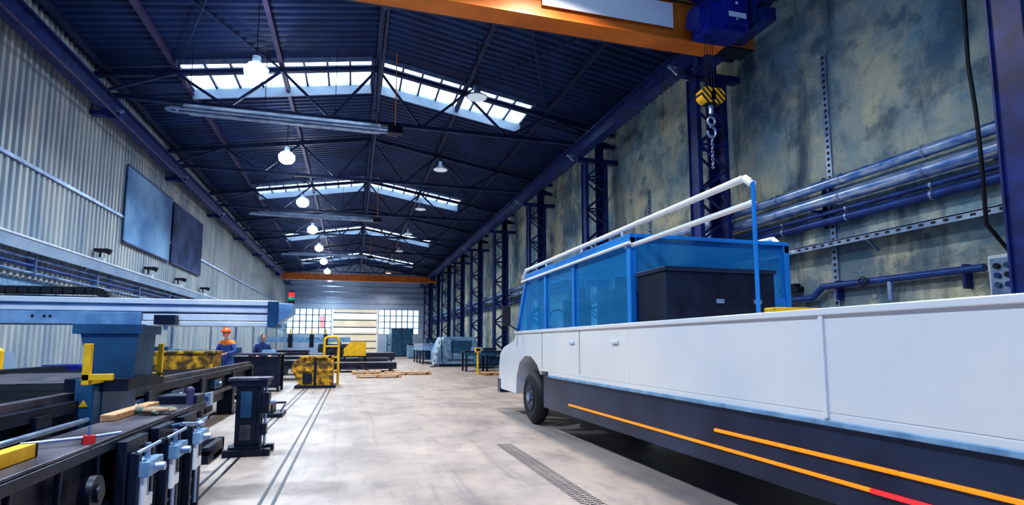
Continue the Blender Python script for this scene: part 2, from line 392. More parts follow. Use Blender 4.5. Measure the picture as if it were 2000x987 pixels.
for yb in BAYS:
    b = B(); xi, xo = 8.72, 9.55
    for xx in (xi, xo):
        w = 0.13
        b.box(xx-w/2, xx+w/2, yb-0.22, yb-0.19, 0, 8.72, 'steel_blue'); b.box(xx-w/2, xx+w/2, yb+0.19, yb+0.22, 0, 8.72, 'steel_blue')
        b.box(xx-0.02, xx+0.02, yb-0.19, yb+0.19, 0, 8.72, 'steel_blue')
    b.box(9.3, 9.66, yb+0.23, yb+0.30, 0, roofz(9.5)-0.2, 'steel_blue')
    z = 0.3; k = 0
    while z < 8.2:
        for ys in (-0.2, 0.2):
            b.beam((xi, yb+ys, z), (xo, yb+ys, z+0.65), 0.055, 0.055, 'steel_blue') if k % 2 == 0 else b.beam((xo, yb+ys, z), (xi, yb+ys, z+0.65), 0.055, 0.055, 'steel_blue')
            if k % 2 == 0: b.beam((xi, yb+ys, z), (xo, yb+ys, z), 0.055, 0.055, 'steel_blue')
        z += 0.65; k += 1
    b.box(xi-0.25, xo+0.15, yb-0.35, yb+0.35, 0, 0.04, 'steel_blue')
    b.build('lattice_column')

b = B(); b.box(XL+0.06, XL+0.14, Y0, Y1, 6.05, 6.15, 'silver'); b.build('trim_1')
b = B()
b.box(XL+0.05, XL+0.42, Y0, Y1, 3.93, 4.05, 'alu'); b.box(XL+0.38, XL+0.44, Y0, Y1, 3.80, 4.15, 'curb')
b.box(XL+0.37, XL+0.46, Y0, Y1, 4.11, 4.16, 'alu')
for yb in BAYS:
    b.beam((XL+0.08, yb, 3.5), (XL+0.38, yb, 3.93), 0.05, 0.05, 'silver')
b.build('trim_2')
b = B()
for z, r, k in ((3.70, 0.05, 'pipe'), (3.5, 0.05, 'pipe_dark'), (3.32, 0.035, 'pipe')):
    b.tube([(XL+0.24, Y0, z), (XL+0.24, Y1-0.1, z)], r, k)
yy = Y0+1
while yy < Y1:
    b.box(XL+0.08, XL+0.3, yy-0.03, yy+0.03, 3.25, 3.78, 'silver'); yy += 3.7
b.build('pipe_run')
for yb in BAYS[:-1]:
    b = B()
    b.cyl((XL+0.14, yb+2.2, 0), (XL+0.14, yb+2.2, 3.9), 0.05, 'silver'); b.cyl((XL+0.14, yb+2.2, 0), (XL+0.14, yb+2.2, 0.05), 0.06, 'silver')
    b.build('downpipe')
for yy in (9.0, 13.5, 21.0, 25.5, 29.5, 34.0):
    b = B()
    b.box(XL+0.1, XL+0.4, yy-0.12, yy+0.12, 4.05, 4.3, 'alu')
    b.cyl((XL+0.25, yy, 4.3), (XL+0.25, yy, 4.48), 0.03, 'black')
    b.box(XL+0.15, XL+0.5, yy-0.25, yy+0.1, 4.48, 4.57, 'black')
    b.cyl((XL+0.45, yy-0.2, 4.53), (XL+0.62, yy-0.2, 4.46), 0.07, 'black', 10, 0.1)
    b.build('wall_floodlight')
for (ya, yb2, z0, z1, k) in ((23.0, 28.2, 5.2, 8.05, 'banner1'), (28.5, 33.6, 5.2, 8.0, 'banner2')):
    b = B(); b.box(XL+0.14, XL+0.18, ya, yb2, z0, z1, k)
    for z in (z0, z1): b.box(XL+0.13, XL+0.20, ya, yb2, z-0.03, z+0.03, 'steel_blue')
    b.build('wall_banner')

# ---- lamps
def lamp(x, y, lit):
    b = B(); z = 9.45
    b.cyl((x, y, z+0.1), (x, y, roofz(x)-0.05), 0.012, 'black', 6)
    b.cyl((x, y, z-0.05), (x, y, z+0.15), 0.11, 'silver', 14)
    b.cyl((x, y, z-0.20), (x, y, z-0.05), 0.32, 'white', 20, 0.12, cap=False)
    b.torus((x, y, z-0.20), 0.32, 0.015, 'silver', 'z', 20, 6)
    if lit:
        b.sphere((x, y, z-0.30), 0.32, 'lampglow', 1, 1, 0.85, 24, 14)
    else:
        b.cyl((x, y, z-0.22), (x, y, z-0.19), 0.30, 'lampdim', 20)
    o = b.build('high_bay_lamp')
    ld = bpy.data.lights.new('lamp_light', 'AREA'); ld.shape = 'DISK'; ld.size = 0.5
    ld.energy = 480 if lit else 270; ld.color = (0.74, 0.88, 1.0) if lit else (1.0, 0.91, 0.82)  # dim row looks switched off; its warm light is added
    ld.spread = math.radians(145)
    lo = bpy.data.objects.new('lamp_light', ld); COL.objects.link(lo); lo.location = (x, y, z-0.59 if lit else z-0.24); lo.parent = o
for i in range(10):
    lamp(-2.85, 1.2+7.6*i, True)
    lamp(3.55, 1.2+7.65*i, False)

for hy in (4.3, 19.1, 33.8, 48.6, 63.4):
    b = B(); z = 8.85
    b.tube([(-5.7, hy-0.15, z), (1.0, hy-0.15, z)], 0.055, 'silver', 10); b.tube([(-5.7, hy+0.15, z), (1.0, hy+0.15, z)], 0.055, 'silver', 10)
    b.prism([(hy-0.36, z-0.02), (hy-0.2, z+0.14), (hy+0.2, z+0.14), (hy+0.36, z-0.02), (hy+0.34, z-0.02), (hy+0.19, z+0.12), (hy-0.19, z+0.12), (hy-0.34, z-0.02)], 'x', -5.3, 0.7, 'silver')
    b.torus((-5.7, hy, z), 0.15, 0.055, 'silver', 'z', 16, 8)
    b.box(0.95, 1.45, hy-0.22, hy-0.02, z-0.12, z+0.14, 'dark'); b.box(0.95, 1.3, hy+0.05, hy+0.25, z-0.1, z+0.1, 'purlin')
    for x in (-5.2, -3, -0.8, 0.6):
        b.cyl((x, hy, z+0.13), (x, hy, roofz(x)), 0.012, 'black', 6)
    b.tube([(1.2, hy-0.1, z+0.1), (1.2, hy-0.1, roofz(1.2))], 0.02, 'orange', 6)
    b.build('radiant_tube_heater')

# ---- cranes
def crane(yc, near):
    b = B()
    z0, z1 = (8.33, 9.22) if near else (8.25, 8.85); w = 0.2; ze = 8.78 if near else 8.7
    b.prism([(-7.4, z0+0.15), (-7.0, z0), (7.6, z0), (8.9, z0+0.05), (8.9, ze), (8.1, ze), (7.8, z1), (-7.2, z1)], 'y', yc-w, yc+w, 'orange')
    b.box(-7.4, 7.8, yc-w-0.06, yc+w+0.06, z0-0.04, z0, 'orange')
    b.box(-7.2, 7.8, yc-w-0.06, yc+w+0.06, z1, z1+0.04, 'orange')
    for x in (8.4, -7.6):
        b.box(x-0.16, x+0.16, yc-1.3, yc+1.3, 8.42, 8.70, 'steel_blue')
        for dy in (-1.05, -0.3, 0.3, 1.05):
            b.box(x-0.24, x-0.19, yc+dy-0.1, yc+dy+0.1, 8.5, 9.02, 'steel_blue')
            b.cyl((x-0.19, yc+dy, 8.97), (x-0.05, yc+dy, 8.97), 0.07, 'silver')
    if near:
        b.box(3.6, 6.7, yc-w-0.075, yc-w-0.062, 8.54, 9.12, 'signwhite')
        b.tube([(-7, yc-w-0.1, z1-0.05), (7.7, yc-w-0.1, z1-0.05)], 0.02, 'black', 6)
        b.box(8.1, 8.85, yc-w-0.02, yc+w+0.02, 8.33, 8.37, 'dark')
    o = b.build('overhead_crane')
    if near:
        h = B()
        hy0, hy1 = yc-0.95, yc-0.3
        h.box(7.15, 8.1, hy0+0.05, hy1, 8.28, 8.92, 'hoist')
        h.cyl((6.95, (hy0+hy1)/2, 8.6), (8.25, (hy0+hy1)/2, 8.6), 0.26, 'hoist', 20)
        h.box(7.5, 8.05, hy0-0.1, hy0+0.1, 8.38, 8.95, 'hoist')
        h.box(7.56, 8.0, hy0-0.112, hy0-0.102, 8.50, 8.62, 'white'); h.box(7.74, 7.80, hy0-0.114, hy0-0.104, 8.80, 8.86, 'white')
        h.box(7.74, 7.78, hy0-0.114, hy0-0.104, 8.44, 8.48, 'white')
        h.box(7.2, 8.0, hy0, yc+0.1, 9.25, 9.33, 'hoist')
        for x in (7.3, 7.9): h.box(x-0.04, x+0.04, hy0+0.2, hy1, 8.85, 9.3, 'hoist')
        for dx in (-0.1, -0.04, 0.04, 0.1): h.cyl((7.34+dx, yc-0.62, 6.95), (7.34+dx, yc-0.62, 8.35), 0.008, 'black', 6)
        h.build('crane_hoist', 0.015, o)
        k = B(); cx, cy = 7.34, yc-0.62; dz = -0.2
        for s in (-1, 1):
            k.cyl((cx+s*0.12, cy-0.11, 7.05+dz), (cx+s*0.12, cy+0.11, 7.05+dz), 0.18, 'hazardyel', 20)
        k.box(cx-0.1, cx+0.1, cy-0.09, cy+0.09, 6.85+dz, 7.2+dz, 'black')
        k.cyl((cx, cy, 6.66+dz), (cx, cy, 6.88+dz), 0.05, 'silver')
        k.torus((cx, cy, 6.50+dz), 0.09, 0.03, 'silver', 'y', 16, 8)
        pts = []
        for i in range(12):
            a = math.radians(110-300*i/11); pts.append((cx+0.1*math.cos(a), cy, 6.25+dz+0.12*math.sin(a)))
        k.tube([(cx, cy, 6.42+dz)]+pts, 0.028, 'silver')
        for i in range(9):
            k.torus((cx, cy, 6.15+dz-i*0.085), 0.03, 0.011, 'silver', 'x' if i % 2 else 'y', 10, 5)
        k.build('crane_hook', 0, o)
crane(10.6, True)
crane(62.0, False)

# ---- right wall services (offset against the wall, clear of the columns)
DX = 0.35
b = B()
for z, r, k, x in ((4.86, 0.11, 'pipe', 9.5), (4.50, 0.13, 'pipe', 9.48), (4.24, 0.05, 'pipe_dark', 9.6), (4.06, 0.09, 'pipe_dark', 9.62)):
    b.tube([(x, Y0, z), (x, Y1-0.2, z)], r, k, 14)
    y = Y0+0.7
    while y < Y1-1:
        b.cyl((x, y, z), (x, y+0.05, z), r+0.012, 'silver', 14); y += 1.8
y = Y0+1.0
while y < Y1:
    b.box(9.36, 9.79, y, y+0.06, 4.30, 4.34, 'steel_blue'); b.box(9.72, 9.79, y, y+0.06, 3.95, 5.1, 'steel_blue'); y += 3.7
b.build('service_pipes', 0, None, (DX, 0, 0.11))
b = B()
b.box(9.45, 9.49, Y0, 26, 3.50, 3.62, 'silver'); b.box(9.45, 9.79, Y0, 26, 3.60, 3.63, 'silver')
y = Y0
while y < 26:
    b.box(9.44, 9.452, y, y+0.08, 3.54, 3.58, 'black'); y += 0.22
for y in (4.0, 6.0, 8.6, 11.0, 15, 19, 23):
    b.beam((9.47, y, 3.52), (9.77, y, 3.3), 0.04, 0.04, 'silver')
b.build('perforated_cable_tray', 0, None, (DX, 0, 0.07))
for (yy, z0, z1) in ((9.35, 2.3, 8.0), (17.2, 1.5, 7.0)):
    b = B(); b.box(9.75, 9.79, yy-0.07, yy+0.07, z0, z1, 'silver')
    z = z0+0.05
    while z < z1: b.box(9.742, 9.752, yy-0.028, yy+0.028, z, z+0.06, 'black'); z += 0.14
    b.build('perforated_strut', 0, None, (DX, 0.3, 0))
b = B()
b.tube([(9.64, 6.3, 2.72), (9.64, 9.6, 2.72), (9.64, 9.9, 2.5), (9.64, 12, 2.5)], 0.07, 'pipe_dark', 10)
b.tube([(9.64, 8.0, 2.72), (9.64, 8.0, 2.3)], 0.05, 'silver')
b.torus((9.54, 8.5, 2.72), 0.09, 0.015, 'black', 'x')
for y in (6.6, 9.2, 11.5): b.box(9.62, 9.79, y, y+0.05, 2.40, 2.82, 'steel_blue')
b.build('air_line', 0, None, (DX, 0.3, 0.03))
b = B()
b.box(9.42, 9.79, 5.62, 6.2, 1.95, 2.88, 'alu'); b.box(9.40, 9.42, 5.65, 6.17, 2.0, 2.83, 'silver')
for i in range(3):
    for j in range(3):
        b.cyl((9.40, 5.76+0.15*i, 2.7-0.15*j), (9.36, 5.76+0.15*i, 2.7-0.15*j), 0.045, ('pipe_dark', 'mblue', 'dark')[(i+j) % 3], 14)
b.box(9.39, 9.402, 5.8, 5.95, 2.1, 2.22, 'red'); b.box(9.39, 9.402, 6.0, 6.08, 2.08, 2.2, 'yellow')
b.tube([(9.7, 5.8, 2.88), (9.7, 5.8, 3.5)], 0.03, 'silver')
b.build('control_cabinet', 0.01, None, (DX, 0.2, 0.02))
b = B()
pts = [(9.45, 6.1, 10.1), (9.42, 6.15, 8.0), (9.42, 6.2, 6.0), (9.42, 6.15, 5.2), (9.44, 6.15, 4.6), (9.52, 6.2, 4.0), (9.65, 6.3, 3.4), (9.9, 6.15, 2.92)]
b.tube(pts, 0.03, 'black', 8); b.build('power_cable')
b = B(); b.box(9.6, 9.79, 10.3, 10.9, 2.66, 2.78, 'dark'); b.box(9.62, 9.79, 10.4, 10.7, 2.78, 2.86, 'dark'); b.build('junction_box', 0, None, (DX, 0.3, 0.05))

# ---- floor rails and tyre print
b = B()
for x in (-0.68, -0.80, -1.40, -1.52): b.box(x-0.016, x+0.016, 1.0, 20, 0, 0.006, 'dark')
b.box(-0.8, -0.68, 5.0, 5.03, 0, 0.007, 'dark')
b.build('floor_rails')
b = B()
y = 4.0
while y < 8.2:
    for dx in (-0.10, -0.02, 0.06):
        b.add([(2.2+dx, y, 0.002), (2.27+dx, y+0.012, 0.002), (2.27+dx, y+0.034, 0.002), (2.2+dx, y+0.022, 0.002)], [(0, 1, 2, 3)], 'black')
    y += 0.06
b.build('tyre_print')

# ---------------------------------------------------------------- truck
def truck():
    b = B(); xl, xr = 3.2, 5.6; ya = -1.2
    yfr = 12.3; yc = 6.1
    b.box(3.9, 4.15, ya+0.2, yfr-0.5, 0.62, 0.88, 'dark'); b.box(4.65, 4.9, ya+0.2, yfr-0.5, 0.62, 0.88, 'dark')
    for x0, x1 in ((xl+0.02, xl+0.06), (xr-0.06, xr-0.02)):
        b.box(x0, x1, 1.6, 9.3, 0.40, 0.95, 'skirt')
        b.box(x0, x1, ya, 0.1, 0.55, 0.95, 'skirt')
    for y in (1.65, 3.2, 4.8, 6.4, 8.0, 9.2): b.box(xl+0.06, xr-0.06, y, y+0.05, 0.6, 0.93, 'dark')
    b.box(xl, xr, ya, 9.0, 0.93, 1.02, 'truckwhite')
    for x0, x1 in ((xl, xl+0.05), (xr-0.05, xr)): b.box(x0, x1, ya, yc, 1.02, 1.72, 'truckwhite')
    b.box(xl, xr, ya, ya+0.05, 1.02, 1.72, 'truckwhite')
    for x in (xl-0.005, xr+0.005):
        b.box(x-0.02, x+0.02, ya, 11.0, 1.70, 1.75, 'truckwhite'); b.box(x-0.010, x+0.010, ya, 9.0, 0.93, 0.97, 'lightblue')
        for y in (0.6, 3.2): b.box(x-0.012, x+0.012, y-0.02, y+0.02, 0.98, 1.72, 'truckwhite')
    b.box(xl, xr, yc, 9.4, 1.02, 1.72, 'truckwhite')
    prof = [(9.4, 0.95), (9.6, 1.12), (9.95, 1.26), (10.35, 1.26), (10.7, 1.12), (10.9, 0.85), (10.95, 0.5), (12.1, 0.5), (12.3, 0.62), (12.3, 1.0), (12.2, 1.28), (11.9, 1.42), (11.1, 1.56), (10.95, 1.72), (9.4, 1.72)]
    b.prism(prof, 'x', xl, xr, 'truckwhite')
    b.box(xl-0.01, xr+0.01, 12.15, 12.4, 0.42, 0.72, 'skirt')
    b.box(xl+0.5, xr-0.5, 12.28, 12.34, 0.8, 1.1, 'dark')
    for x in (xl+0.25, xr-0.25): b.box(x-0.17, x+0.17, 12.26, 12.34, 0.82, 1.02, 'alu')
    ztop = 2.80
    posts = [yc, 7.9, 9.2]
    for x in (xl+0.06, xr-0.06):
        for y in posts: b.box(x-0.04, x+0.04, y-0.05, y+0.05, 1.72, ztop, 'truckblue')
        b.beam((x, 11.0, 1.70), (x, 10.3, ztop), 0.09, 0.1, 'truckblue')
        b.box(x-0.045, x+0.045, yc-0.05, 10.3, ztop-0.10, ztop, 'truckblue')
    b.box(xl+0.02, xr-0.02, yc-0.05, 10.35, ztop, ztop+0.05, 'truckblue')
    for x in (xl+0.05, xr-0.05):
        b.add([(x, yc+0.05, 1.74), (x, 10.98, 1.74), (x, 10.33, ztop-0.05), (x, yc+0.05, ztop-0.05)], [(0, 1, 2, 3)], 'cabglass')
    b.add([(xl+0.1, 11.0, 1.72), (xr-0.1, 11.0, 1.72), (xr-0.1, 10.32, ztop-0.02), (xl+0.1, 10.32, ztop-0.02)], [(0, 1, 2, 3)], 'cabglass')
    b.add([(xl+0.1, yc, 2.1), (xr-0.1, yc, 2.1), (xr-0.1, yc, ztop-0.02), (xl+0.1, yc, ztop-0.02)], [(0, 1, 2, 3)], 'cabglass')
    b.box(xl+0.05, xr-0.05, yc-0.03, yc+0.03, 1.70, 2.1, 'truckblue')
    b.box(xl+0.08, xr-0.9, yc-0.75, yc-0.10, 1.02, 2.30, 'dark'); b.box(xl+0.06, xr-0.88, yc-0.77, yc-0.08, 2.30, 2.35, 'skirt')
    for x in (3.9, 4.4): b.box(x, x+0.1, yc-0.775, yc-0.745, 1.95, 2.0, 'silver')
    # ladder-style load bars (amber painted) on the bed
    b.box(xl+0.15, xr-0.5, yc-2.3, yc-2.15, 1.72, 1.80, 'yellow')
    for x in (xl-0.005, xr+0.005):
        s = 0.06 if x < 4 else -0.06
        yr = 3.9 if x < 4 else 6.2
        b.tube([(x, 10.5, 2.72), (x, 6.0, 2.72)], 0.022, 'white', 8)
        b.tube([(x+s, 10.6, 2.80), (x+s, 10.4, 2.94), (x+s, yr+0.1, 2.94), (x+s, yr, 2.86)], 0.035, 'white', 8)
        for y in (6.3, 7.6, 9.2): b.cyl((x+s, y, 2.74), (x+s, y, 2.94), 0.02, 'white', 8)
    xx = xl+0.055
    b.tube([(xx, 6.2, 2.70), (xx, 3.9, 2.70)], 0.03, 'white', 8)
    b.cyl((xx, 3.9, 1.72), (xx, 3.9, 2.9), 0.018, 'truckblue', 8)
    for y in (7.2, 9.0):
        for x in (3.75, 4.4, 5.05):
            b.box(x-0.24, x+0.24, y-0.05, y+0.08, 1.72, 2.25, 'dark'); b.box(x-0.14, x+0.14, y-0.04, y+0.06, 2.27, 2.45, 'dark')
    b.torus((3.8, 10.1, 1.95), 0.2, 0.02, 'black', 'y')
    for x, s in ((xl, -1), (xr, 1)):
        b.tube([(x, 10.7, 1.75), (x+s*0.25, 10.75, 1.9), (x+s*0.25, 10.75, 2.2)], 0.015, 'black')
        b.box(x+s*0.18, x+s*0.34, 10.70, 10.78, 1.85, 2.25, 'black')
    for y in (7.62, 9.3): b.box(xl-0.004, xl+0.01, y-0.008, y+0.008, 1.05, 1.7, 'dark')
    for y in (7.8, 6.35): b.box(xl-0.03, xl, y, y+0.18, 1.5, 1.54, 'alu')
    xo = xl
    y = 1.7
    while y < 8.1:
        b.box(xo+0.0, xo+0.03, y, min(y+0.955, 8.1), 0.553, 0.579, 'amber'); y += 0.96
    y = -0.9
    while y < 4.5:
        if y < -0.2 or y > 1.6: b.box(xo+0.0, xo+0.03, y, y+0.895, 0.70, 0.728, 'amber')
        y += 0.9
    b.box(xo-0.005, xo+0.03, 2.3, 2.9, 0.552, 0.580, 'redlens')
    for x in (xl+0.2, xr-0.2): b.box(x-0.15, x+0.15, ya-0.05, ya, 0.7, 0.85, 'redlens')
    for y in (0.85, 10.15):
        for x, s in ((xl+0.17, -1), (xr-0.17, 1)):
            b.torus((x, y, 0.5), 0.36, 0.14, 'black', 'x', 32, 10)
            b.cyl((x-0.12, y, 0.5), (x+0.12, y, 0.5), 0.34, 'black', 28)
            b.cyl((x+s*0.121, y, 0.5), (x+s*0.135, y, 0.5), 0.25, 'dark', 24); b.cyl((x+s*0.13, y, 0.5), (x+s*0.17, y, 0.5), 0.08, 'silver', 14)
            for i in range(8):
                a = i*math.pi/4; b.cyl((x+s*0.13, y+0.17*math.cos(a), 0.5+0.17*math.sin(a)), (x+s*0.15, y+0.17*math.cos(a), 0.5+0.17*math.sin(a)), 0.015, 'silver', 6)
        b.cyl((xl+0.2, y, 0.5), (xr-0.2, y, 0.5), 0.07, 'dark')
        b.box(4.0, 4.8, y-0.2, y+0.2, 0.45, 0.65, 'dark')
    b.box(3.5, 3.88, 5.5, 7.0, 0.45, 0.9, 'dark')
    b.build('flatbed_truck', 0.012)
truck()

# ---------------------------------------------------------------- left machinery
b = B()
rx = -2.6
b.box(rx-0.12, rx+0.12, 1.0, 16.0, 0.86, 0.96, 'dark'); b.box(rx-0.05, rx+0.05, 1.0, 16.0, 0.96, 1.03, 'darktop')
b.box(rx-0.08, rx+0.02, 1.0, 16.0, 0.35, 0.86, 'dark')
b.box(rx-0.14, rx+0.14, 1.0, 16.0, 0.55, 0.62, 'darktop')
for y in (1.2, 3.4, 5.6, 8.2, 10.8, 13.4, 15.7):
    b.box(rx-0.15, rx+0.15, y-0.12, y+0.12, 0, 0.9, 'dark'); b.box(rx-0.2, rx+0.2, y-0.18, y+0.18, 0, 0.03, 'dark')
for y in (2.2, 4.5, 7.9, 9.5, 12.1):
    b.box(rx+0.02, rx+0.10, y-0.3, y+0.3, 0.64, 0.82, 'mblue'); b.cyl((rx+0.1, y, 0.73), (rx+0.16, y, 0.73), 0.04, 'silver')
b.box(-6.85, -6.65, 1.0, 16.0, 0.5, 0.98, 'dark')
for y in (1.2, 6, 11, 15.7): b.box(-6.85, -6.6, y-0.12, y+0.12, 0, 0.5, 'dark')
b.box(-6.4, -3.0, 1.5, 13.0, 0.0, 0.72, 'mblue')
b.box(-6.5, -2.95, 1.4, 13.1, 0.72, 0.82, 'dark')
y = 1.6
while y < 13.0:
    b.box(-6.4, -3.0, y, y+0.02, 0.8, 0.97, 'black'); y += 0.12
x = -6.3
while x < -3.0:
    b.box(x, x+0.02, 1.5, 13.0, 0.78, 0.93, 'darktop'); x += 0.3
b.box(-5.6, -3.4, 8.6, 11.6, 0.97, 0.99, 'darktop')
b.cyl((rx+0.2, 1.0, 0.78), (rx+0.2, 7.5, 0.78), 0.025, 'silver'); b.box(rx-0.3, rx-0.16, 1.0, 16, 0.88, 0.92, 'silver')
b.build('plasma_cutting_table')
g = B(); gy0, gy1 = 6.68, 7.12
for xa, xb in ((-2.68, -2.14), (-7.0, -6.5)):
    g.prism([(xa, 1.68), (xb, 1.68), (xb-0.02, 1.15), (xa+0.14, 1.15)], 'y', gy0-0.05, gy1+0.05, 'mblue')
    g.box(xa+0.02, xb+0.02, gy0-0.3, gy1+0.35, 1.035, 1.16, 'dark')
g.box(-2.40, -2.35, gy0-0.25, gy1+0.2, 0.66, 1.1, 'mblue')
g.box(-2.52, -2.36, gy0-0.42, gy0-0.26, 0.64, 1.16, 'mblue')
g.prism([(-2.48, 0.90), (-2.40, 0.90), (-2.44, 0.97)], 'y', gy0-0.43, gy0-0.42, 'yellow')
g.box(-2.72, -2.10, gy0-0.08, gy1+0.08, 1.60, 1.70, 'mblue')
g.box(-7.0, -2.15, gy0, gy1, 1.70, 1.83, 'lightblue')
g.box(-7.0, -0.9, gy0+0.03, gy1-0.1, 1.84, 1.90, 'alu'); g.box(-7.0, -0.82, gy0+0.0, gy1-0.16, 1.92, 1.975, 'alu')
g.box(-2.15, -0.9, gy0+0.02, gy1-0.05, 1.69, 1.74, 'alu'); g.box(-2.15, -0.9, gy0+0.05, gy1-0.08, 1.75, 1.82, 'alu')
g.box(-7.0, -0.9, gy0+0.05, gy1-0.12, 1.83, 1.93, 'lightblue')
g.box(-0.92, -0.82, gy0-0.02, gy1-0.02, 1.68, 1.97, 'mblue'); g.prism([(-0.82, 1.72), (-0.66, 1.84), (-0.66, 1.95), (-0.82, 1.95)], 'y', gy0+0.02, gy1-0.1, 'lightblue')
g.box(-2.0, -1.8, gy0-0.1, gy0+0.02, 1.70, 1.80, 'dark'); g.cyl((-1.9, gy0-0.05, 1.64), (-1.9, gy0-0.05, 1.72), 0.02, 'silver')
for x in (-3.1, -3.0, -2.95): g.cyl((x, gy0-0.01, 1.78), (x, gy0, 1.78), 0.012, 'black')
g.cyl((-0.70, gy0+0.2, 1.95), (-0.70, gy0+0.2, 2.0), 0.035, 'black'); g.cyl((-0.70, gy0+0.2, 2.0), (-0.70, gy0+0.2, 2.04), 0.032, 'greenlens')
g.cyl((-0.70, gy0+0.2, 2.04), (-0.70, gy0+0.2, 2.09), 0.032, 'redlens'); g.cyl((-0.70, gy0+0.2, 2.09), (-0.70, gy0+0.2, 2.11), 0.034, 'black')
path = [(-6.8+i*0.098, 2.03+0.0005*i) for i in range(43)]
for i in range(8):
    a = math.radians(90-22*i); path.append((-2.62+0.11*math.cos(a), 1.99+0.06*math.sin(a)))
for i in range(len(path)-1):
    p, q = path[i], path[i+1]
    g.beam((p[0], gy0+0.12, p[1]), (p[0]*0.1+q[0]*0.9, gy0+0.12, p[1]*0.1+q[1]*0.9), 0.14, 0.075, 'black')
g.box(-7, -2.6, gy0+0.03, gy0+0.2, 1.975, 1.99, 'dark')
g.box(-2.38, -2.32, gy0-0.66, gy0-0.60, 1.12, 1.50, 'yellow'); g.box(-2.38, -2.14, gy0-0.66, gy0-0.60, 1.16, 1.22, 'yellow')
g.box(-2.38, -2.33, gy0-0.62, gy0-0.05, 1.12, 1.17, 'yellow')
g.box(-2.16, -2.11, gy1+0.2, gy1+0.25, 1.14, 1.5, 'yellow'); g.box(-2.3, -2.11, gy1+0.2, gy1+0.25, 1.12, 1.17, 'yellow')
g.build('cutting_gantry', 0.008)

b = B(); YE = 6.4
b.box(-1.80, -1.42, 0.4, YE, 0.84, 0.90, 'dark'); b.box(-1.79, -1.43, 0.4, YE, 0.90, 0.92, 'darktop')
b.box(-1.74, -1.50, 0.4, YE, 0.52, 0.84, 'dark'); b.box(-1.78, -1.44, 0.4, YE, 0.46, 0.52, 'dark')
y = 0.8
while y < YE-0.1:
    b.box(-1.47, -1.44, y, y+0.03, 0.52, 0.84, 'dark'); y += 0.45
for y in (1.0, 3.6, 6.0):
    b.box(-1.75, -1.5, y-0.1, y+0.1, 0.03, 0.46, 'dark'); b.box(-1.85, -1.38, y-0.18, y+0.18, 0, 0.03, 'dark')
def carriage(y, w):
    b.box(-1.42, -1.36, y, y+w, 0.02, 0.88, 'dark')
    b.box(-1.36, -1.30, y+0.03, y+0.09, 0.05, 0.80, 'dark'); b.box(-1.36, -1.30, y+w-0.09, y+w-0.03, 0.05, 0.80, 'dark')
    b.box(-1.36, -1.24, y+0.04, y+w-0.06, 0.64, 0.74, 'lightblue'); b.box(-1.36, -1.28, y+0.08, y+w-0.1, 0.42, 0.50, 'alu')
    b.box(-1.30, -1.27, y+0.06, y+0.12, 0.42, 0.74, 'alu')
    b.cyl((-1.30, y+w/2, 0.12), (-1.30, y+w/2, 0.84), 0.018, 'silver'); b.cyl((-1.27, y+0.15, 0.69), (-1.18, y+0.15, 0.69), 0.028, 'silver')
    b.cyl((-1.31, y+0.02, 0.80), (-1.24, y+0.24, 0.84), 0.012, 'silver'); b.sphere((-1.24, y+0.25, 0.84), 0.022, 'black')
    for z in (0.15, 0.3, 0.56, 0.78): b.cyl((-1.36, y+w/2+0.06, z), (-1.34, y+w/2+0.06, z), 0.018, 'silver', 6)
carriage(4.15, 0.38); carriage(4.75, 0.38); carriage(5.4, 0.4)
b.box(-1.44, -1.16, 2.75, 3.1, 0.46, 0.70, 'mblue'); b.box(-1.42, -1.18, 2.78, 3.07, 0.70, 0.72, 'darktop')
for y in (2.82, 2.91, 3.0): b.box(-1.165, -1.15, y, y+0.03, 0.50, 0.66, 'dark')
b.cyl((-1.42, 3.75, 0.66), (-1.36, 3.75, 0.66), 0.10, 'dark', 20); b.cyl((-1.36, 3.75, 0.66), (-1.34, 3.75, 0.66), 0.05, 'dark', 16)
b.tube([(-1.72, 3.7, 0.955), (-1.46, 3.88, 0.955), (-1.32, 3.92, 0.97)], 0.01, 'silver')
b.cyl((-1.47, 3.88, 0.92), (-1.47, 3.88, 0.965), 0.035, 'red'); b.cyl((-1.47, 3.88, 0.96), (-1.47, 3.88, 1.02), 0.008, 'silver')
b.tube([(-1.42, 5.1, 0.83), (-1.28, 5.0, 0.87), (-1.18, 5.15, 0.85)], 0.016, 'silver'); b.sphere((-1.18, 5.15, 0.85), 0.038, 'silver', 1, 1, 0.7)
b.box(-1.78, -1.44, 6.1, 6.4, 0.92, 1.0, 'dark'); b.cyl((-1.5, 6.1, 0.92), (-1.5, 6.1, 1.04), 0.035, 'purlin', 12); b.sphere((-1.5, 6.1, 1.05), 0.04, 'purlin')
b.box(-1.80, -1.70, 4.9, 5.9, 0.92, 0.97, 'wood')
b.build('clamping_bench', 0.006)
b = B(); b.box(-1.62, -1.55, 2.3, 3.5, 0.921, 0.99, 'yellow'); b.box(-1.555, -1.548, 2.9, 3.0, 0.94, 0.975, 'greenlens')
for y in (2.3, 3.15, 3.48): b.box(-1.625, -1.545, y, y+0.015, 0.921, 0.992, 'dark')
b.build('spirit_level', 0.003)
gl = B(); gc = (-1.56, 5.30, 0.955)
gl.sphere(gc, 0.075, 'glove', 1.3, 1.0, 0.42)
for i in range(4):
    a = (-0.05+i*0.032)
    gl.tube([(gc[0]+0.06, gc[1]+a, 0.955), (gc[0]+0.12, gc[1]+a*1.2, 0.96), (gc[0]+0.16-0.01*abs(i-1.5), gc[1]+a*1.3, 0.945)], 0.016, 'glove')
gl.tube([(gc[0], gc[1]-0.05, 0.945), (gc[0]+0.05, gc[1]-0.10, 0.945)], 0.018, 'glove')
gl.cyl((gc[0]-0.05, gc[1], 0.96), (gc[0]-0.13, gc[1]+0.02, 0.96), 0.035, 'glove', 10, 0.036)
gl.build('work_glove')

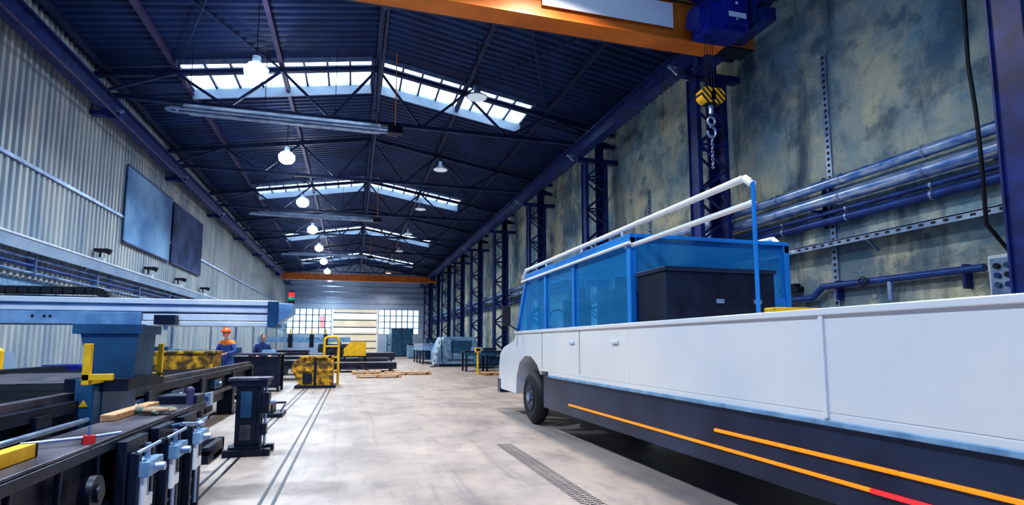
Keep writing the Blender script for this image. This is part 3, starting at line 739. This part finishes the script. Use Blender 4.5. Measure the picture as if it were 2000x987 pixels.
def stand(x, y, s=1.0):
    b = B()
    b.box(x-0.34*s, x+0.18*s, y-0.18, y+0.22, 1.0, 1.035, 'darktop'); b.box(x-0.31*s, x+0.15*s, y-0.15, y+0.2, 0.92, 1.0, 'dark')
    b.box(x-0.24, x+0.02, y-0.12, y+0.16, 0.08, 0.92, 'dark')
    b.box(x+0.02, x+0.07, y-0.10, y-0.04, 0.08, 0.9, 'dark'); b.box(x+0.02, x+0.07, y+0.08, y+0.14, 0.08, 0.9, 'mblue')
    b.box(x+0.05, x+0.17, y-0.08, y+0.12, 0.55, 0.82, 'dark'); b.box(x+0.05, x+0.14, y-0.06, y+0.1, 0.25, 0.40, 'dark')
    b.box(x-0.18, x-0.04, y-0.135, y-0.12, 0.5, 0.85, 'mblue'); b.box(x-0.18, x-0.04, y-0.135, y-0.12, 0.2, 0.4, 'darktop')
    b.cyl((x+0.12, y, 0.1), (x+0.12, y, 0.9), 0.018, 'silver'); b.cyl((x+0.17, y, 0.7), (x+0.24, y, 0.7), 0.03, 'silver')
    b.box(x+0.171, x+0.174, y-0.04, y+0.04, 0.6, 0.66, 'yellow')
    b.box(x-0.36, x+0.22, y-0.25, y-0.12, 0.0, 0.09, 'dark'); b.box(x-0.36, x+0.22, y+0.14, y+0.26, 0.0, 0.09, 'dark')
    b.box(x-0.3, x+0.1, y-0.2, y+0.2, 0.06, 0.12, 'dark')
    b.build('material_support_stand', 0.006)
stand(-1.26, 8.5)
b = B()
b.box(-2.25, -1.7, 8.2, 8.7, 0.0, 0.07, 'dark'); b.box(-2.25, -1.7, 7.9, 8.0, 0.10, 0.16, 'darktop'); b.box(-2.25, -1.7, 8.7, 8.8, 0.07, 0.2, 'darktop')
b.box(-2.25, -2.15, 7.9, 8.8, 0.0, 0.2, 'dark'); b.box(-1.78, -1.7, 7.9, 8.8, 0, 0.2, 'dark')
b.build('steel_floor_frame', 0.005)
b = B()
b.prism([(-2.15, 0.60), (-2.1, 0.76), (-1.95, 0.84), (-1.80, 0.88), (-1.62, 0.92), (-1.62, 0.76), (-1.85, 0.70), (-2.0, 0.60)], 'y', 7.5, 7.62, 'alu')
b.box(-2.2, -2.05, 7.45, 7.67, 0.0, 0.66, 'dark'); b.cyl((-1.9, 7.48, 0.78), (-1.9, 7.64, 0.78), 0.05, 'silver'); b.cyl((-1.68, 7.48, 0.84), (-1.68, 7.64, 0.84), 0.04, 'silver')
b.build('clamp_arm', 0.005)
b = B()
b.box(-1.9, -1.35, 12.4, 13.2, 0, 0.08, 'dark'); b.box(-1.85, -1.55, 12.5, 13.1, 0.08, 0.26, 'dark'); b.box(-1.95, -1.3, 12.6, 12.7, 0.26, 0.3, 'darktop')
b.tube([(-1.4, 12.6, 0.1), (-1.25, 12.2, 0.35)], 0.015, 'silver')
b.build('rail_trolley', 0.005)

b = B(); x0, x1, y0, y1, z0, z1 = -4.1, -2.9, 13.4, 14.2, 0.85, 1.33
b.prism([(x0, z0+0.12), (x0+0.12, z0), (x1-0.12, z0), (x1, z0+0.12), (x1, z1), (x0, z1)], 'y', y0, y1, 'rustyellow')
b.box(x0-0.03, x1+0.03, y0-0.03, y1+0.03, z1-0.05, z1+0.01, 'rustyellow')
for x in (x0+0.1, x1-0.15): b.box(x, x+0.06, y0-0.035, y1+0.035, z0+0.05, z1, 'rustyellow')
b.box(-4.0, -3.8, 13.5, 14.1, 0, 0.87, 'dark'); b.box(-3.2, -3.0, 13.5, 14.1, 0, 0.87, 'dark'); b.build('scrap_bin', 0.008)
b = B()
x0, x1, y0, y1 = -1.95, -0.68, 20.2, 21.2
b.prism([(x0, 0.62), (x0+0.3, 0.08), (x1-0.1, 0.08), (x1, 0.16), (x1, 1.02), (x0+0.25, 1.02), (x0, 0.86)], 'y', y0, y1, 'rustyellow')
b.box(x1-0.12, x1+0.05, y0-0.05, y1+0.05, 0.05, 1.08, 'rustyellow'); b.box(x0+0.25, x1, y0-0.05, y1+0.05, 1.0, 1.08, 'rustyellow')
b.beam((x0+0.02, y0-0.02, 0.62), (x0+0.3, y0-0.02, 0.1), 0.06, 0.1, 'rustyellow', (0,1,0)); b.box(x0+0.2, x1, y0-0.04, y0, 0.55, 0.62, 'rustyellow')
b.box(x0+0.7, x0+0.78, y0-0.05, y0, 0.1, 1.02, 'dark'); b.box(x0+0.35, x0+0.65, y0-0.03, y0, 0.15, 0.5, 'dark')
b.box(x0+0.1, x1+0.15, y0-0.1, y1+0.1, 0.0, 0.09, 'dark')
b.build('tipping_skip', 0.01)
b = B()
fx0, fx1, fy = -1.0, -0.50, 21.6
for x in (fx0, fx1): b.tube([(x, fy, 0), (x, fy, 1.65), ((fx0+fx1)/2+(x-(fx0+fx1)/2)*0.7, fy, 1.74)], 0.045, 'yellow')
b.tube([(fx0*0.85+fx1*0.15, fy, 1.74), (fx1*0.85+fx0*0.15, fy, 1.74)], 0.045, 'yellow')
for z in (0.5, 1.0, 1.4): b.tube([(fx0, fy, z), (fx1, fy, z)], 0.03, 'yellow')
for x in (fx0, fx1): b.tube([(x, fy, 0.03), (x, fy+0.6, 0.03)], 0.03, 'yellow'); b.tube([(x, fy, 1.0), (x, fy+0.5, 0.03)], 0.02, 'yellow')
b.build('guard_frame')
b = B(); b.prism([(-0.5, 0.75), (0.75, 0.75), (0.75, 1.62), (-0.1, 1.62), (-0.5, 1.2)], 'y', 34, 35, 'yellow'); b.box(-0.55, 0.8, 33.9, 35.1, 0.7, 0.78, 'dark'); b.box(-0.5, -0.4, 34, 35, 0, 0.7, 'dark'); b.box(0.65, 0.75, 34, 35, 0, 0.7, 'dark')
b.build('yellow_feeder')
def plates(x0, x1, y0, y1, n, z=0.12, nm='steel_plate_stack'):
    b = B()
    for x in (x0+0.2, (x0+x1)/2, x1-0.3): b.box(x, x+0.1, y0+0.05, y1-0.05, 0, z, 'wood' if z < 0.3 else 'dark')
    for i in range(n):
        j = random.uniform(-0.06, 0.06)
        b.box(x0+j, x1+j, y0+j, y1+j, z+i*0.045, z+i*0.045+0.035, 'darktop' if i % 3 else 'dark')
    b.build(nm)
plates(-0.9, 2.3, 30.5, 32.5, 8, 0.15); plates(-0.8, 2.2, 36, 37.6, 10, 0.15); plates(-4.6, -1.8, 24.5, 26.5, 7, 0.5); plates(-4.6, -1.8, 28.5, 30.5, 9, 0.5)
plates(0.4, 3.0, 42, 44, 12, 0.3); plates(-5.5, -2.6, 35, 37, 14, 0.5); plates(-3.2, -1.2, 32.2, 33.8, 10, 0.4)
plates(-3.0, -0.2, 53, 56, 22, 0.5); plates(-1.9, -0.6, 38.2, 39.8, 16, 0.6)
def pallet(x, y, w=1.2, d=0.8):
    b = B()
    for i in range(5): b.box(x+i*w/5, x+i*w/5+w/5*0.8, y, y+d, 0.12, 0.145, 'wood')
    for j in range(3): b.box(x, x+w, y+j*(d-0.1)/2, y+j*(d-0.1)/2+0.1, 0.10, 0.12, 'wood'); b.box(x, x+w, y+j*(d-0.1)/2, y+j*(d-0.1)/2+0.1, 0, 0.02, 'wood')
    for i in range(3):
        for j in range(3): b.box(x+i*(w-0.14)/2, x+i*(w-0.14)/2+0.14, y+j*(d-0.1)/2, y+j*(d-0.1)/2+0.1, 0.02, 0.10, 'wood')
    b.build('wooden_pallet')
pallet(0.2, 25.2, 1.9, 0.7); pallet(1.5, 27.2, 2.2, 0.9); pallet(0.0, 28.3, 1.4, 0.9); pallet(5.9, 25.7, 1.2, 0.9)
b = B()
b.prism([(5.3, 0.15), (5.3, 0.9), (5.75, 1.95), (7.8, 1.95), (8.0, 1.6), (8.0, 0.15)], 'y', 36.5, 39.5, 'lightblue')
b.box(5.5, 7.9, 36.6, 39.4, 0, 0.16, 'dark'); b.box(6.2, 7.6, 36.46, 36.5, 0.9, 1.7, 'mblue'); b.box(6.0, 7.9, 36.45, 36.5, 0.4, 0.46, 'dark')
b.box(6.3, 6.34, 36.44, 36.5, 0.5, 1.8, 'dark')
b.build('press_machine', 0.02)
b = B()
b.beam((4.95, 36.0, 0.05), (5.45, 36.0, 1.95), 0.35, 0.06, 'hazard', (1,0,0)); b.box(4.8, 5.2, 35.7, 36.3, 0, 0.05, 'dark'); b.beam((5.5, 36.0, 1.8), (5.6, 36.0, 0.05), 0.05, 0.05, 'dark')
b.build('hazard_barrier_panel')
b = B()
for y in (41, 43, 45, 47): b.box(4.9, 5.0, y, y+0.1, 0, 1.0, 'dark'); b.box(7.4, 7.5, y, y+0.1, 0, 1.0, 'dark')
b.box(4.8, 7.6, 40.8, 47.3, 1.0, 1.1, 'lightblue'); b.box(4.9, 7.4, 41, 47, 1.1, 1.5, 'silver'); b.box(5.2, 7.3, 42, 46, 0.3, 0.9, 'mblue')
b.build('roller_conveyor', 0.01)
b = B()
b.box(5.8, 8.4, 29.6, 30.8, 1.02, 1.10, 'dark'); b.box(5.8, 8.4, 29.6, 29.66, 0.85, 1.02, 'mblue')
for x in (5.85, 7.0, 8.25):
    for y in (29.65, 30.65): b.box(x, x+0.1, y, y+0.1, 0, 1.02, 'dark')
b.box(5.9, 8.3, 29.7, 30.7, 0.3, 0.36, 'dark'); b.box(6.3, 6.9, 29.9, 30.4, 1.1, 1.3, 'lightblue'); b.box(7.2, 8.0, 29.9, 30.5, 0.36, 0.8, 'mblue')
b.build('steel_workbench', 0.008)
b = B(); b.cyl((6.2, 28.2, 0), (6.2, 28.2, 1.25), 0.06, 'yellow'); b.box(6.08, 6.32, 28.08, 28.32, 0, 0.03, 'yellow'); b.box(6.05, 6.35, 28.1, 28.3, 1.05, 1.3, 'yellow'); b.box(6.1, 6.3, 28.08, 28.1, 1.12, 1.24, 'dark')
b.build('bollard_pedestal', 0.005)
for (x, y, w, d, h, k) in ((7.2, 33, 1.2, 1.0, 1.2, 'mblue'), (7.0, 51, 1.3, 2, 1.6, 'lightblue'), (6.9, 55, 1.2, 2, 2.0, 'mblue'), (5.5, 58, 2.0, 2, 1.4, 'lightblue'), (4.3, 66, 2.4, 2, 3.2, 'mblue'), (6.8, 21, 1.3, 1.6, 1.1, 'dark'), (7.3, 24, 1.1, 2.6, 1.3, 'mblue')):
    b = B(); b.box(x, x+w, y, y+d, 0.08, h, k)
    b.box(x-0.02, x+w+0.02, y-0.02, y+d+0.02, h-0.06, h+0.03, 'dark'); b.box(x+0.1, x+w-0.1, y+0.1, y+d-0.1, 0, 0.08, 'dark')
    b.box(x+w/2-0.02, x+w/2+0.02, y-0.02, y, 0.1, h-0.06, 'dark'); b.box(x+w/2+0.05, x+w/2+0.08, y-0.04, y, h*0.5, h*0.6, 'silver')
    b.build('tool_cabinet', 0.01)
b = B()
for x in (-6.5, -1.0): b.box(x-0.15, x+0.15, 40.5, 51, 0.0, 0.8, 'dark'); b.box(x-0.15, x+0.15, 44.6, 45.4, 0.8, 1.6, 'mblue')
b.box(-6.8, -0.2, 44.8, 45.2, 1.6, 2.0, 'lightblue'); b.box(-6.3, -1.3, 41, 50, 0, 0.75, 'dark')
for x in (-4.5, -3, -2): b.box(x-0.15, x+0.15, 44.5, 44.8, 1.2, 2.2, 'dark'); b.cyl((x, 44.6, 2.2), (x, 44.6, 2.6), 0.06, 'yellow')
b.build('profile_cutting_machine', 0.01)
for (x0, x1, y0, y1, h) in ((-4.2, -2.15, 18.9, 20.0, 1.2), (-6.3, -4.8, 19.5, 22.5, 1.1), (-7.6, -6.2, 24, 30, 1.2)):
    b = B(); b.box(x0, x1, y0, y1, h-0.06, h, 'darktop')
    for x in (x0+0.03, x1-0.11):
        for y in (y0+0.03, y1-0.11): b.box(x, x+0.08, y, y+0.08, 0, h-0.06, 'dark')
    b.box(x0+0.1, x1-0.1, y0+0.1, y1-0.1, 0.12, h-0.12, 'dark'); b.box(x0+0.2, x0+0.8, y0+0.15, y0+0.6, h, h+0.18, 'mblue'); b.box(x1-0.6, x1-0.2, y0+0.2, y0+0.5, h, h+0.1, 'lightblue')
    b.box(x0+0.15, x0+0.7, y0+0.06, y0+0.12, h-0.35, h-0.14, 'mblue')
    b.build('steel_workbench', 0.006)
b = B()
for i in range(7):
    b.torus((XL+0.16+0.02*i, 13.3+0.02*(i % 3), 1.35-0.03*(i % 2)), 0.36+0.025*(i % 3), 0.022, 'black', 'x', 26, 6)
b.box(XL+0.08, XL+0.34, 13.2, 13.4, 1.66, 1.74, 'silver'); b.tube([(XL+0.2, 13.6, 1.0), (XL+0.2, 13.7, 0.5), (XL+0.2, 13.4, 0.1)], 0.022, 'black')
b.build('hose_coil')
b = B(); b.box(XL+0.08, XL+0.11, 14.35, 14.65, 2.75, 3.1, 'white'); b.torus((XL+0.115, 14.5, 2.93), 0.10, 0.018, 'red', 'x'); b.beam((XL+0.115, 14.43, 3.0), (XL+0.115, 14.57, 2.86), 0.02, 0.02, 'red'); b.build('prohibition_sign')
b = B(); b.box(XL+0.08, XL+0.12, 15.8, 18.8, 2.75, 3.15, 'mblue'); b.box(XL+0.12, XL+0.13, 15.95, 18.65, 2.83, 3.07, 'lightblue'); b.build('wall_sign_board')
b = B(); b.box(XL+0.08, XL+0.12, 22.5, 23.3, 1.5, 2.4, 'green'); b.box(XL+0.12, XL+0.13, 22.6, 23.2, 1.6, 1.9, 'white'); b.build('first_aid_sign')
b = B(); b.box(XL+0.08, XL+0.25, 25.5, 26.3, 1.4, 2.0, 'red'); b.cyl((XL+0.25, 25.9, 1.7), (XL+0.28, 25.9, 1.7), 0.2, 'white', 18); b.build('fire_hose_cabinet', 0.01)
for (x, y) in ((-7.4, 21.0), (-7.4, 22.0), (-7.0, 17.0)):
    b = B(); b.prism([(x-0.3, 0.0), (x+0.3, 0), (x+0.36, 0.9), (x-0.36, 0.9)], 'y', y-0.4, y+0.4, 'hoist'); b.box(x-0.4, x+0.4, y-0.44, y+0.44, 0.9, 0.97, 'hoist'); b.cyl((x-0.3, y-0.42, 0.08), (x+0.3, y-0.42, 0.08), 0.08, 'black')
    b.build('waste_bin', 0.01)
b = B(); b.cyl((-7.7, 15.3, 0), (-7.7, 15.3, 1.3), 0.12, 'yellow', 14); b.sphere((-7.7, 15.3, 1.3), 0.12, 'yellow', z0=0); b.cyl((-7.7, 15.3, 1.4), (-7.7, 15.3, 1.5), 0.03, 'silver'); b.build('gas_cylinder')
b = B(); b.beam((XL+0.45, 16.2, 0.02), (XL+0.18, 16.2, 1.3), 1.1, 0.04, 'curb', (1,0,0)); b.build('leaning_sheet_metal')

# ---------------------------------------------------------------- people
def person(name, loc, face_deg, arms, top, legs, hat, lean=0.0, scale=1.0):
    V = []; R = []; E = []
    def v(p, r): V.append(Vector(p)); R.append(r); return len(V)-1
    pel = v((0, 0, 0.95), (0.15, 0.12)); wa = v((0, lean*0.3, 1.12), (0.145, 0.11)); ch = v((0, lean*0.7, 1.32), (0.17, 0.12)); nb = v((0, lean, 1.46), (0.085, 0.08)); nk = v((0, lean+0.02, 1.56), (0.055, 0.055))
    E += [(pel, wa), (wa, ch), (ch, nb), (nb, nk)]
    wr = []
    for s in (-1, 1):
        hp = v((s*0.10, 0, 0.86), (0.10, 0.10)); kn = v((s*0.12, 0.03, 0.48), (0.07, 0.075)); an = v((s*0.13, -0.01, 0.10), (0.05, 0.055)); to = v((s*0.15, 0.16, 0.05), (0.045, 0.04))
        E += [(pel, hp), (hp, kn), (kn, an), (an, to)]
        sh = v((s*0.19, lean*0.9, 1.41), (0.075, 0.075)); el, w = arms[0 if s < 0 else 1]
        e = v(el, (0.052, 0.052)); w_ = v(w, (0.036, 0.036)); E += [(ch, sh), (sh, e), (e, w_)]
        wr.append((Vector(el), Vector(w), s))
    me = bpy.data.meshes.new(name); me.from_pydata(V, E, []); o = bpy.data.objects.new(name, me); COL.objects.link(o)
    md = o.modifiers.new('skin', 'SKIN'); md.use_smooth_shade = True
    for i, sv in enumerate(me.skin_vertices[0].data): sv.radius = R[i]; sv.use_root = (i == 0)
    ss = o.modifiers.new('sub', 'SUBSURF'); ss.levels = 2; ss.render_levels = 2
    dg = bpy.context.evaluated_depsgraph_get(); dg.update()
    nm = bpy.data.meshes.new_from_object(o.evaluated_get(dg)); o.modifiers.clear(); o.data = nm
    nm.materials.clear()
    for k in (legs, top, 'black', 'skin', 'hivis'): nm.materials.append(M[k])
    for p in nm.polygons:
        c = p.center; i = 0
        if c.z < 0.10: i = 2
        elif c.z > 1.52: i = 3
        elif c.z > 0.98: i = 1
        if c.z > 1.36 and c.z < 1.5 and hat == 'helmet': i = 4
        for el, w, s in wr:
            if (c-w).length < 0.06: i = 3
            elif (c-w).length < 0.3 and (c-el).length < 0.25: i = 1
        p.material_index = i; p.use_smooth = True
    hb = B()
    for el, w, s in wr:
        d = (w-el).normalized(); side = Vector((1, 0, 0)) - d*d.x; side.normalize(); nrm = d.cross(side)
        hb.beam(w, w+d*0.09, 0.08, 0.03, 'skin', nrm)
        for i, ln in enumerate((0.07, 0.08, 0.075, 0.058)):
            o0 = w+d*0.085+side*(-0.03+0.02*i); q1 = o0+d*ln*0.5; q2 = q1+(d*0.6-Vector((0, 0, 0.8)))*ln*0.5
            hb.tube([o0, q1, q2], 0.0095, 'skin', 6)
        t0 = w+d*0.03-side*s*0.035; hb.tube([t0, t0-side*s*0.03+d*0.03, t0-side*s*0.035+d*0.065], 0.011, 'skin', 6)
    hb.build('hands', 0, o)
    h = B(); hz = 1.67; hy = lean+0.05
    h.sphere((0, hy, hz), 0.105, 'skin', 0.76, 0.95, 1.18, 16, 12)
    h.sphere((0, hy+0.04, hz-0.07), 0.055, 'skin', 0.85, 1, 0.8)
    h.prism([(-0.014, hz-0.03), (0.014, hz-0.03), (0.006, hz+0.015), (-0.006, hz+0.015)], 'y', hy+0.08, hy+0.118, 'skin')
    for s in (-1, 1):
        h.sphere((s*0.03, hy+0.088, hz+0.01), 0.011, 'eye', 1.2, 0.8, 0.7, 8, 6); h.sphere((s*0.082, hy-0.005, hz-0.005), 0.028, 'skin', 0.4, 0.8, 1.1, 8, 6)
        h.box(s*0.03-0.018, s*0.03+0.018, hy+0.088, hy+0.1, hz+0.028, hz+0.035, 'hair')
    h.box(-0.025, 0.025, hy+0.082, hy+0.1, hz-0.062, hz-0.054, 'red')
    h.sphere((0, hy-0.015, hz+0.015), 0.108, 'hair', 0.8, 0.98, 1.1, 16, 8, -0.2)
    if hat:
        h.sphere((0, hy, hz+0.035), 0.125, hat, 0.92, 1.1, 0.95, 18, 8, 0.0); h.cyl((0, hy+0.02, hz+0.03), (0, hy+0.02, hz+0.042), 0.145, hat, 20)
        h.box(-0.012, 0.012, hy-0.1, hy+0.1, hz+0.13, hz+0.165, hat)
    h.build('head', 0, o)
    o.location = loc; o.rotation_euler = (0, 0, math.radians(face_deg)); o.scale = (scale,)*3
    return o
b = B(); b.box(-4.1, -2.75, 16.7, 17.9, 0, 0.12, 'darktop'); b.box(-4.1, -2.75, 16.7, 16.74, 0.0, 0.13, 'yellow'); b.build('work_platform')
person('worker', (-3.35, 17.2, 0.12), 150, [((-0.30, 0.08, 1.16), (-0.16, 0.30, 1.10)), ((0.30, 0.08, 1.16), (0.17, 0.30, 1.12))], 'overall', 'overall', 'helmet', 0.05)
person('worker', (-3.05, 21.2, 0.0), -160, [((-0.27, 0.05, 1.15), (-0.2, 0.28, 1.05)), ((0.27, 0.05, 1.15), (0.2, 0.28, 1.05))], 'overall2', 'overall2', None, 0.06, 1.02)

# ---------------------------------------------------------------- world, camera
w = bpy.data.worlds.new('world'); scene.world = w; w.use_nodes = True
nt = w.node_tree; bg = nt.nodes['Background']; bg.inputs[0].default_value = (0.08, 0.34, 1.0, 1); bg.inputs[1].default_value = 0.95

cd = bpy.data.cameras.new('camera'); cam = bpy.data.objects.new('camera', cd); COL.objects.link(cam)
cd.sensor_width = 36; cd.lens = 1085/2000*36; cd.shift_y = 0.032; cd.clip_end = 300; cd.clip_start = 0.05
cam.location = (0, 0, 1.5); cam.rotation_euler = (math.radians(96), 0, -math.radians(15.9))
scene.camera = cam
scene.view_settings.view_transform = 'Standard'
for lk in ('Medium High Contrast', 'Standard - Medium High Contrast'):
    try: scene.view_settings.look = lk
    except Exception as e: print(e)
scene.view_settings.exposure = 0.0
